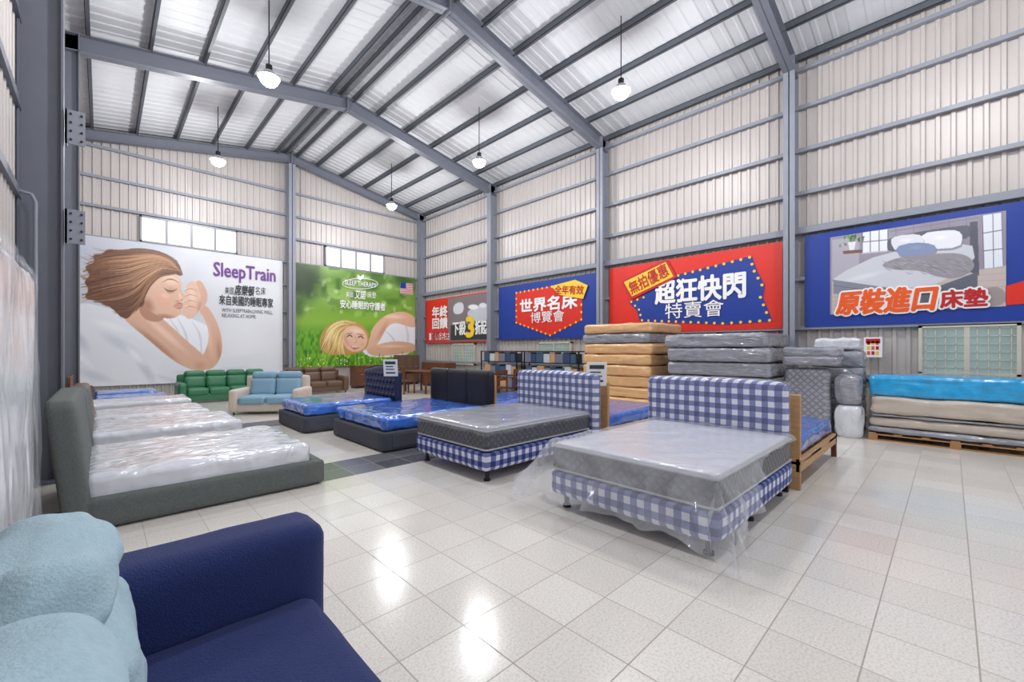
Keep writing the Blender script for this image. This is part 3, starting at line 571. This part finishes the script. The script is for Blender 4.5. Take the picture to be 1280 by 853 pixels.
# ---------------------------------------------------------------- beds
def legs(e,xs,ys,h,m=M_black):
    for x in xs:
        for y in ys:
            cyl('leg',0.025,h-0.02,(x,y,h/2+0.01),m,e,seg=14); cyl('foot',0.04,0.025,(x,y,0.0125),m,e,seg=14)
def price_card(par,loc,rz=0):
    rot=(0.15,0,rz)
    boxes('price_card',[((-0.15,-0.008,0.0),(0.15,0.008,0.36))],M_card,par,loc,rot=rot)
    boxes('price_print',[((-0.11,-0.012,0.26),(0.11,-0.009,0.32)),((-0.1,-0.012,0.2),(0.06,-0.009,0.22)),((-0.1,-0.012,0.14),(0.08,-0.009,0.16)),((-0.1,-0.012,0.06),(0.1,-0.009,0.09))],M_ink,par,loc,rot=rot)
def gingham_bed(x0,x1,y0,y1,full_sheet,hw=0.14,hs=0.0):
    L=x1-x0; W=y1-y0; e=empty('gingham_bed',((x0+x1)/2,(y0+y1)/2,0))
    legs(e,(-L/2+0.12,0,L/2-0.12),(-W/2+0.12,W/2-0.12),0.13)
    soft('box_base',(L,W,0.24),(0,0,0.25),0.05,M_gcheck,e,cuts=10,amp=0.006,freq=5)
    soft('mattress',(L-0.02,W-0.02,0.25),(0,0,0.495),0.05,M_mgrey,e,cuts=12,amp=0.003)
    soft('mattress_top',(L-0.05,W-0.05,0.07),(0,0,0.605),0.033,M_mtop if full_sheet else M_mtop2,e,cuts=16,amp=0.006,freq=4)
    for z in (0.6,0.385): tube('piping',[(sx*(L/2-0.02-(0.03 if i%2 else 0)),sy*(W/2-0.02-(0 if i%2 else 0.03)),z) for sx,sy,i in ((1,1,1),(1,1,0),(1,-1,0),(1,-1,1),(-1,-1,1),(-1,-1,0),(-1,1,0),(-1,1,1))],0.012,M_trim,e,True)
    def dome(c):
        c=c.copy()
        if c.z>0: c.z+=0.05*math.cos(c.y/(W*0.62)*math.pi/2)*c.z
        return c
    soft('headboard',(0.14,W+hw,1.04),(L/2+0.08,hs,0.66),0.065,M_gcheck,e,cuts=14,fn=dome,amp=0.004)
    soft('headboard_wrap',(0.165,W+hw+0.025,1.03),(L/2+0.08,hs,0.68),0.075,M_clear,e,cuts=26,fn=dome,amp=0.012,freq=5,aniso=(1,3,0.6))
    for sy in (-1,1): boxes('headboard_leg',[((-0.03,-0.03,0),(0.03,0.03,0.2))],M_black,e,(L/2+0.08,sy*(W/2-0.1),0))
    nx,ny=110,100; ex=0.52 if full_sheet else 0.09; ey=0.46 if full_sheet else 0.09
    ztop=0.655; vs=[]; hx=L/2; hy=W/2
    for i in range(nx+1):
        for j in range(ny+1):
            s=-hx-ex+(hx+ex+hx-0.05)*i/nx; t=-(hy+ey)+2*(hy+ey)*j/ny
            k=(s+hx)/L      # 0 foot .. 1 head
            if full_sheet and t<-hy: t=-hy+(t+hy)*max(0.12,1-1.9*max(0,k-0.02))
            dx=max(0,-hx-s); dy=max(0,abs(t)-hy); sg=1 if t>0 else -1
            d=math.hypot(dx,dy); out=0.42 if full_sheet else 0.12
            if full_sheet and t>hy: out=0.6
            x=max(s,-hx)-dx*out; y=sg*(min(abs(t),hy)+dy*out)
            z=ztop-d*(0.93 if full_sheet else 1)
            nn=noise.noise(Vector((s*3,t*3,1.3)))
            nf=abs(noise.noise(Vector((s*1.3+t*2.2,t*1.1-s,4.3)))); ng=abs(noise.noise(Vector((s*3.1-t*1.2,t*2.6+s,9.3))))
            z+=0.012*nn+((0.12*(0.15-nf) if nf<0.15 else 0)+(0.07*(0.1-ng) if ng<0.1 else 0))*(1 if d==0 else 0.3)
            if d>0:
                q=(s if dy>dx else t); rp=(math.sin(q*15+nn*5)*0.05+math.sin(q*33+nn*3)*0.02)*min(1,d/0.3); x-=rp*(dx>0); y+=sg*rp*(dy>0); z+=0.04*noise.noise(Vector((q*2,1,d)))*min(1,d/0.4)
            z=max(z,0.05) 
            vs.append((x,y,z))
    fs=[(i*(ny+1)+j,(i+1)*(ny+1)+j,(i+1)*(ny+1)+j+1,i*(ny+1)+j+1) for i in range(nx) for j in range(ny)]
    me=bpy.data.meshes.new('plastic_cover'); me.from_pydata(vs,[],fs); link('plastic_cover',me,M_sheet if full_sheet else M_clear,e,smooth=True)
    return e
gingham_bed(3.18,5.28,1.15,2.75,True,0.03,0.08)
e=gingham_bed(3.15,5.2,3.68,5.2,False); price_card(e,(1.2,-0.72,1.0),math.radians(-45))
def blue_bed(name,x0,x1,y0,y1,base,head,tuft=False,flip=False,bh=0.3,hz=1.15,wrap=None,drawers=False):
    L=x1-x0; W=y1-y0; e=empty(name,((x0+x1)/2,(y0+y1)/2,0),math.pi if flip else 0); wrap=wrap or M_bluewrap
    soft('base',(L,W,bh),(0,0,bh/2+0.01),0.03,base,e,cuts=6)
    if drawers: boxes('drawer_fronts',[((-L/2+0.15,-W/2-0.012,0.06),(-0.02,-W/2+0.01,bh-0.04)),((0.02,-W/2-0.012,0.06),(L/2-0.15,-W/2+0.01,bh-0.04))],base,e,bevel=0.006)
    soft('mattress',(L-0.08,W-0.06,0.22),(0,0,bh+0.115),0.07,wrap,e,cuts=26,amp=0.016,freq=5,seed=x0+y0,aniso=(1,1.6,1))
    if tuft:
        def arch(c):
            c=c.copy()
            if c.z>0: c.z*=1+0.16*math.cos(c.y/W*math.pi)**2
            return c
        soft('headboard',(0.14,W+0.05,hz-0.05),(L/2+0.08,0,(hz-0.05)/2+0.02),0.05,head,e,cuts=16,fn=arch)
        bm=bmesh.new()
        for r_ in range(4):
            for c_ in range(9):
                y=-W/2+0.12+(W-0.24)*(c_+0.5*(r_%2))/8.5; z=0.55+0.15*r_
                bmesh.ops.create_uvsphere(bm,u_segments=8,v_segments=6,radius=0.055,matrix=Matrix.Translation((L/2+0.01,y,z))@Matrix.Scale(0.5,4,(1,0,0)))
        me=bpy.data.meshes.new('tufts'); bm.to_mesh(me); bm.free(); link('tufts',me,head,e,smooth=True)
        tube('headboard_trim',[(L/2+0.08,-W/2-0.02+ (W+0.04)*k/20,hz-0.0+0.07*math.cos((k/20-0.5)*math.pi)) for k in range(21)],0.02,M_wood2,e)
    else:
        for k in range(3): soft('headboard_panel',(0.16,W/3+0.04,hz-0.04),(L/2+0.09,-W/3+k*W/3,(hz-0.04)/2+0.02),0.05,head,e,cuts=8,puff=0.02,axis=0)
    return e
e=blue_bed('tufted_bed',2.65,4.5,8.2,9.75,M_dkgrey,M_navytuft,True,bh=0.3,hz=1.12); price_card(e,(0.85,-0.7,0.98),math.radians(-45))
blue_bed('storage_bed',3.0,5.05,5.85,7.75,M_dkgrey,M_blackup,False,bh=0.3,hz=1.18,drawers=True)
def wood_bed(x0,x1,y0,y1,flip=True,wrap=None,w=None):
    w=w or M_wood; L=x1-x0; W=y1-y0; e=empty('wooden_bed',((x0+x1)/2,(y0+y1)/2,0),math.pi if flip else 0)
    boxes('headboard',[((L/2-0.05,-W/2,0),(L/2,W/2,1.05))],w,e,bevel=0.01)
    boxes('rails',[((-L/2,-W/2,0.2),(L/2,-W/2+0.04,0.34)),((-L/2,W/2-0.04,0.2),(L/2,W/2,0.34)),((-L/2,-W/2,0.2),(-L/2+0.04,W/2,0.34)),((-L/2,-W/2,0.28),(L/2,W/2,0.31))],w,e)
    boxes('legs',[((-L/2,-W/2,0),(-L/2+0.06,-W/2+0.06,0.34)),((-L/2,W/2-0.06,0),(-L/2+0.06,W/2,0.34))],M_wood2,e)
    soft('mattress',(L-0.14,W-0.1,0.22),(-0.03,0,0.43),0.07,wrap or M_bluewrap,e,cuts=22,amp=0.016,freq=5,seed=x0)
    return e
wood_bed(5.5,7.65,1.14,2.5); 
wood_bed(5.5,7.5,3.6,5.0); wood_bed(5.35,7.4,6.0,7.4)
def left_bed(name,x1,y0,y1,frame,wrap,headh,seed,fh=0.27):
    x0=-0.2; L=x1-x0; W=y1-y0; e=empty(name,(0,(y0+y1)/2,0))
    def lean(c):
        c=c.copy(); c.x-= 0.12*(c.z/headh+0.5); return c
    soft('headboard',(0.2,W,headh),(-0.13,0,headh/2+0.01),0.06,frame,e,cuts=10,fn=lean)
    soft('rail_near',(L,0.12,fh),(x0+L/2,-W/2+0.06,fh/2+0.01),0.045,frame,e,cuts=8,amp=0.004)
    soft('rail_far',(L,0.12,fh),(x0+L/2,W/2-0.06,fh/2+0.01),0.045,frame,e,cuts=8)
    soft('rail_foot',(0.13,W-0.02,fh),(x1-0.065,0,fh/2+0.01),0.045,frame,e,cuts=8)
    boxes('slats',[((x0+0.1,-W/2+0.1,0.1),(x1-0.1,W/2-0.1,0.16))],M_wood,e)
    soft('mattress',(L-0.2,W-0.16,0.3),(x0+L/2-0.02,0,0.32),0.08,wrap,e,cuts=40,amp=0.016,freq=4,seed=seed,aniso=(1,2.0,1))
    return e
left_bed('upholstered_bed',1.86,5.03,6.9,M_greyup,M_whitewrap,1.12,1)
left_bed('upholstered_bed',1.7,7.55,9.1,M_greyup,M_whitewrap,1.0,2,0.22)
left_bed('upholstered_bed',1.55,9.3,10.75,M_brownl,M_whitewrap,0.95,3,0.2)
wood_bed(-0.45,1.4,10.95,12.15,True,M_whitewrap,M_wood2)
e=left_bed('platform_bed',1.3,12.8,14.0,M_dkgrey,M_bluewrap,0.6,5,0.2); e=left_bed('platform_bed',1.2,14.3,15.7,M_dkgrey,M_bluewrap,0.6,6,0.2)
M_film=mat('wrap_film_white',C(226,228,234),0.22,0,0.5,2.5,coat=0.7,var=0.05,ridge=True,stretch=(1,1.2,0.5),bdist=0.03)
e=empty('wrapped_mattress',(-0.44,3.75,0)); soft('mattress',(0.18,1.7,2.1),(0,0,1.06),0.07,M_film,e,cuts=20,amp=0.02,freq=3,aniso=(1,1,0.4)); soft('film',(0.23,1.76,2.13),(0,0,1.075),0.09,M_clear,e,cuts=20,amp=0.04,freq=3,aniso=(1,2,0.5))
# ---------------------------------------------------------------- sofas
def sofa(name,loc,rz,W,D,n,mseat,mback=None,marm=None,seat=0.42,back=0.88,armh=0.6):
    mback=mback or mseat; marm=marm or mseat; e=empty(name,loc,rz)
    aw=0.2
    soft('plinth',(W-0.05,D-0.1,0.22),(0,0.02,0.17),0.03,marm,e,cuts=5)
    for sx in (-1,1):
        soft('arm',(aw,D,armh-0.06),(sx*(W/2-aw/2),0,(armh-0.06)/2+0.06),0.07,marm,e,cuts=8)
        for sy in (-1,1): cyl('leg',0.02,0.08,(sx*(W/2-0.1),sy*(D/2-0.1),0.04),M_black,e,seg=10)
    soft('back_frame',(W-0.1,0.16,back-0.14),(0,D/2-0.08,(back-0.14)/2+0.08),0.06,marm,e,cuts=8)
    iw=(W-2*aw)/n
    for i in range(n):
        x=-W/2+aw+iw*(i+0.5)
        soft('seat_cushion',(iw-0.01,D-0.2,0.2),(x,-0.08,seat-0.09),0.06,mseat,e,cuts=8,puff=0.08)
        soft('back_cushion',(iw-0.01,0.2,back-seat-0.1),(x,D/2-0.24,seat+(back-seat)/2-0.08),0.08,mback,e,cuts=8,rot=(-0.15,0,0),puff=0.06,axis=1)
        soft('head_cushion',(iw-0.02,0.22,0.2),(x,D/2-0.16,back-0.06),0.09,mback,e,cuts=8)
    return e
sofa('green_sofa',(2.78,15.4,0),0,2.5,0.95,4,M_green)
sofa('cream_blue_sofa',(3.05,11.7,0),math.radians(-35),1.6,1.0,2,M_sky,M_sky,M_cream,back=0.95)
sofa('brown_sofa',(5.4,15.6,0),0,2.1,0.95,3,M_brownl)
e=empty('navy_sofa',(0,1.0,0))
soft('far_arm',(1.26,0.32,0.7),(0.13,1.15,0.41),0.1,M_navy,e,cuts=14,amp=0.008,freq=3)
soft('near_arm',(1.26,0.32,0.7),(0.13,-1.25,0.41),0.1,M_navy,e,cuts=14)
soft('back',(0.26,2.6,0.82),(-0.42,-0.05,0.47),0.09,M_navy,e,cuts=14,amp=0.006)
soft('plinth',(1.05,2.2,0.22),(0.12,-0.05,0.2),0.03,M_navy,e,cuts=6)
soft('seat_cushion_far',(1.0,1.1,0.22),(0.19,0.47,0.36),0.07,M_navy,e,cuts=14,puff=0.05,amp=0.006)
soft('seat_cushion_near',(1.0,1.1,0.22),(0.19,-0.63,0.36),0.07,M_navy,e,cuts=14,puff=0.05)
for x in (-0.35,0.6):
    for y in (-1.2,1.1): cyl('leg',0.025,0.1,(x,y,0.05),M_black,e)
def pinch(hy,hz):
    def f(c):
        c=c.copy(); a=max(-1,min(1,c.y/hy)); c.x*=0.62+0.38*(1-a**6)
        c.x+=0.014*math.sin(c.z*45+c.y*9)*(abs(a)**2); c.z*=1-0.06*a*a
        return c
    return f
for y in (0.64,-0.1,-0.84):
    soft('back_cushion',(0.26,0.72,0.5),(-0.06,y,0.66),0.13,M_ltblue,e,cuts=26,amp=0.035,freq=4,seed=y,rot=(0,-0.2,0),puff=0.1,axis=0,fn=pinch(0.36,0.25))
    soft('head_cushion',(0.3,0.68,0.25),(-0.12,y,0.94),0.125,M_ltblue,e,cuts=24,amp=0.03,freq=4.5,seed=y+2,rot=(0,-0.25,0),fn=pinch(0.34,0.12))
# ---------------------------------------------------------------- mattress stacks
def pallet(e,x0,x1,y0,y1):
    l=[]; 
    for k in range(7):
        y=y0+(y1-y0-0.1)*k/6; l.append(((x0,y,0.11),(x1,y+0.1,0.13)))
    for k in range(3):
        x=x0+(x1-x0-0.1)*k/2; l.append(((x,y0,0.09),(x+0.1,y1,0.11))); l.append(((x,y0,0),(x+0.1,y1,0.018)))
        for j in range(3):
            y=y0+(y1-y0-0.12)*j/2; l.append(((x,y,0.018),(x+0.1,y+0.12,0.09)))
    boxes('pallet',l,M_pallet,e)
def stack(name,x0,x1,y0,y1,layers,amp=0.015):
    e=empty(name,((x0+x1)/2,(y0+y1)/2,0)); L=x1-x0; W=y1-y0; pallet(e,-L/2,L/2,-W/2,W/2); z=0.135; k=0
    for h,m in layers:
        k+=1; jx=random.uniform(-0.03,0.03); jy=random.uniform(-0.05,0.05)
        soft('mattress',(L,W,h-0.005),(jx,jy,z+h/2),0.07,m,e,cuts=20,amp=amp,freq=3.5,seed=k*1.7+x0,aniso=(1,1,2.5)); z+=h
    return e
stack('mattress_stack',9.0,10.6,4.75,6.65,[(0.26,M_orange)]*6+[(0.25,M_greywrap),(0.24,M_orange)])
stack('mattress_stack',8.9,10.6,2.35,4.35,[(0.29,M_greywrap)]*6)
stack('mattress_stack',9.5,10.7,-1.1,0.98,[(0.1,M_greywrap),(0.17,M_beige),(0.05,M_greywrap),(0.3,M_beige),(0.36,M_cyanwrap)],0.02)
M_quilt=quilt('quilted_grey',C(160,162,172),C(108,110,120),0.12,0.4,0.8)
e=empty('upright_mattress',(9.5,1.86,0)); soft('mattress',(0.28,0.72,1.2),(0,0,0.61),0.09,M_quilt,e,cuts=18,amp=0.012)
def bundle(name,loc,lobes,size,z0,m):
    e=empty(name,loc); 
    for k in range(lobes): soft('fold_%d'%(k+1),(size[0],size[1],size[2]/lobes+0.02),(0,0,z0+size[2]*(k+0.5)/lobes),0.06,m,e,cuts=16,amp=0.02,freq=6,seed=k)
    return e
bundle('folded_mattress',(9.5,1.78,1.26),2,(0.5,0.86,0.32),0,M_greywrap)
bundle('folded_mattress',(10.2,1.5,0.0),5,(0.45,0.8,1.5),0.01,M_greywrap); bundle('folded_mattress',(10.2,1.5,1.55),1,(0.45,0.7,0.2),0,M_whitewrap)
def roll(name,loc,r,h,m,m2):
    e=empty(name,loc); 
    bm=bmesh.new(); nr,nh=40,14; V=[]
    for j in range(nh+1):
        z=h*j/nh; k=1-0.25*(abs(2*j/nh-1)**6)
        V.append([bm.verts.new(((r*k+0.03*noise.noise(Vector((math.cos(2*math.pi*i/nr)*2,math.sin(2*math.pi*i/nr)*2,z*4+r))))*math.cos(2*math.pi*i/nr),(r*k+0.03*noise.noise(Vector((math.cos(2*math.pi*i/nr)*2,math.sin(2*math.pi*i/nr)*2,z*4+r))))*math.sin(2*math.pi*i/nr),z)) for i in range(nr)])
    for j in range(nh):
        for i in range(nr): bm.faces.new((V[j][i],V[j][(i+1)%nr],V[j+1][(i+1)%nr],V[j+1][i]))
    bm.faces.new(V[-1]); me=bpy.data.meshes.new('roll'); bm.to_mesh(me); bm.free(); link('roll',me,m,e,smooth=True)
    pts=[]; 
    for i in range(60): rr=r*0.7*i/60; pts.append((rr*math.cos(i*0.45),rr*math.sin(i*0.45),h+0.004))
    tube('roll_spiral',pts,0.008,m2,e)
roll('rolled_mattress',(9.55,1.25,0),0.21,0.56,M_whitewrap,M_trim); roll('rolled_mattress',(9.55,1.26,0.585),0.2,0.5,M_greywrap,M_trim)
# ---------------------------------------------------------------- far furniture
def shelf(x,y0,y1,h):
    e=empty('display_shelf',(x,(y0+y1)/2,0)); W=y1-y0; l=[((-0.2,-W/2,0),(-0.17,-W/2+0.04,h)),((-0.2,W/2-0.04,0),(-0.17,W/2,h)),((0.17,-W/2,0),(0.2,-W/2+0.04,h)),((0.17,W/2-0.04,0),(0.2,W/2,h))]
    for z in (0.2,0.65,1.1,h-0.03): l.append(((-0.2,-W/2,z),(0.2,W/2,z+0.03)))
    boxes('frame',l,M_black,e)
    ms=[mat('box_blue',C(50,66,104)),mat('box_grey',C(110,116,136)),M_cardb,mat('box_white',C(190,194,204)),mat('box_teal',C(60,84,110))]
    for mi,mm in enumerate(ms):
        q=[]
        for zi,z in enumerate((0.23,0.68,1.13)):
            y=-W/2+0.06+0.04*zi; k=0
            while y<W/2-0.3:
                w=0.2+0.1*((k*7+zi*3)%3)/2; 
                if (k+zi*2)%5==mi: q.append(((-0.17,y,z),(0.15,y+w,z+0.28+0.05*(k%2))))
                y+=w+0.02; k+=1
        if q: boxes('boxes',q,mm,e,bevel=0.005)
shelf(10.3,7.6,10.0,1.5); shelf(10.3,10.2,12.1,1.5)
def chair(x,y,rz,m=M_wood2):
    e=empty('wooden_chair',(x,y,0),rz); boxes('seat',[((-0.22,-0.22,0.42),(0.22,0.22,0.46))],m,e,bevel=0.01)
    boxes('legs',[((sx*0.2-0.02,sy*0.2-0.02,0),(sx*0.2+0.02,sy*0.2+0.02,0.42)) for sx in (-1,1) for sy in (-1,1)],m,e)
    boxes('backrest',[((-0.22,0.18,0.46),(-0.18,0.22,0.95)),((0.18,0.18,0.46),(0.22,0.22,0.95)),((-0.18,0.185,0.85),(0.18,0.215,0.95)),((-0.18,0.19,0.65),(0.18,0.21,0.72))],m,e)
def table(name,x,y,w,d,h,m=M_wood2,rz=0):
    e=empty(name,(x,y,0),rz); boxes('top',[((-w/2,-d/2,h-0.04),(w/2,d/2,h))],m,e,bevel=0.008)
    boxes('legs',[((sx*(w/2-0.06)-0.03,sy*(d/2-0.06)-0.03,0),(sx*(w/2-0.06)+0.03,sy*(d/2-0.06)+0.03,h-0.04)) for sx in (-1,1) for sy in (-1,1)],m,e)
    boxes('apron',[((-w/2+0.06,-d/2+0.05,h-0.14),(w/2-0.06,-d/2+0.07,h-0.04)),((-w/2+0.06,d/2-0.07,h-0.14),(w/2-0.06,d/2-0.05,h-0.04))],m,e)
table('dining_table',8.3,10.3,0.9,1.6,0.76); chair(7.6,10.0,math.pi/2); chair(7.6,10.7,math.pi/2); chair(8.3,9.2,math.pi)
table('wooden_desk',8.4,13.3,0.8,1.5,0.78); chair(7.7,13.3,math.pi/2); chair(9.2,9.0,math.pi/2); chair(9.2,8.2,math.pi/2)
def cabinet(x,y,w,d,h,m,rz=0,nd=3):
    e=empty('sideboard_cabinet',(x,y,0),rz); boxes('carcass',[((-w/2,-d/2,0.08),(w/2,d/2,h))],m,e,bevel=0.01)
    boxes('doors',[((-w/2+0.02+(w-0.04)*k/nd+0.005,-d/2-0.015,0.12),(-w/2+0.02+(w-0.04)*(k+1)/nd-0.005,-d/2,h-0.05)) for k in range(nd)],m,e,bevel=0.004)
    boxes('plinth',[((-w/2+0.04,-d/2+0.04,0),(w/2-0.04,d/2-0.02,0.08))],M_black,e)
    boxes('handles',[((-w/2+0.02+(w-0.04)*(k+0.5)/nd-0.05,-d/2-0.03,h*0.6),(-w/2+0.02+(w-0.04)*(k+0.5)/nd+0.05,-d/2-0.015,h*0.6+0.02)) for k in range(nd)],M_chrome,e)
cabinet(8.0,16.6,1.6,0.5,0.9,M_wood2); cabinet(10.2,15.0,1.8,0.5,1.0,M_wood2,math.radians(-90)); cabinet(9.8,16.9,1.0,0.5,1.3,M_brownl)
cabinet(6.6,9.0,1.0,0.45,1.0,M_wood2,math.radians(-90))
# ---------------------------------------------------------------- world, camera
w=bpy.data.worlds.new('sky'); sc.world=w; w.use_nodes=True; w.node_tree.nodes['Background'].inputs[0].default_value=(0.95,0.97,1,1); w.node_tree.nodes['Background'].inputs[1].default_value=0.85
cam=bpy.data.cameras.new('camera'); co=bpy.data.objects.new('camera',cam); sc.collection.objects.link(co); sc.camera=co
cam.lens=F/1280*36; cam.sensor_width=36; co.location=(0,0,CH); co.rotation_euler=(math.pi/2,0,-A); cam.shift_y=10.5/1280; cam.clip_start=0.05
sc.view_settings.view_transform='Standard'; sc.view_settings.look='None'
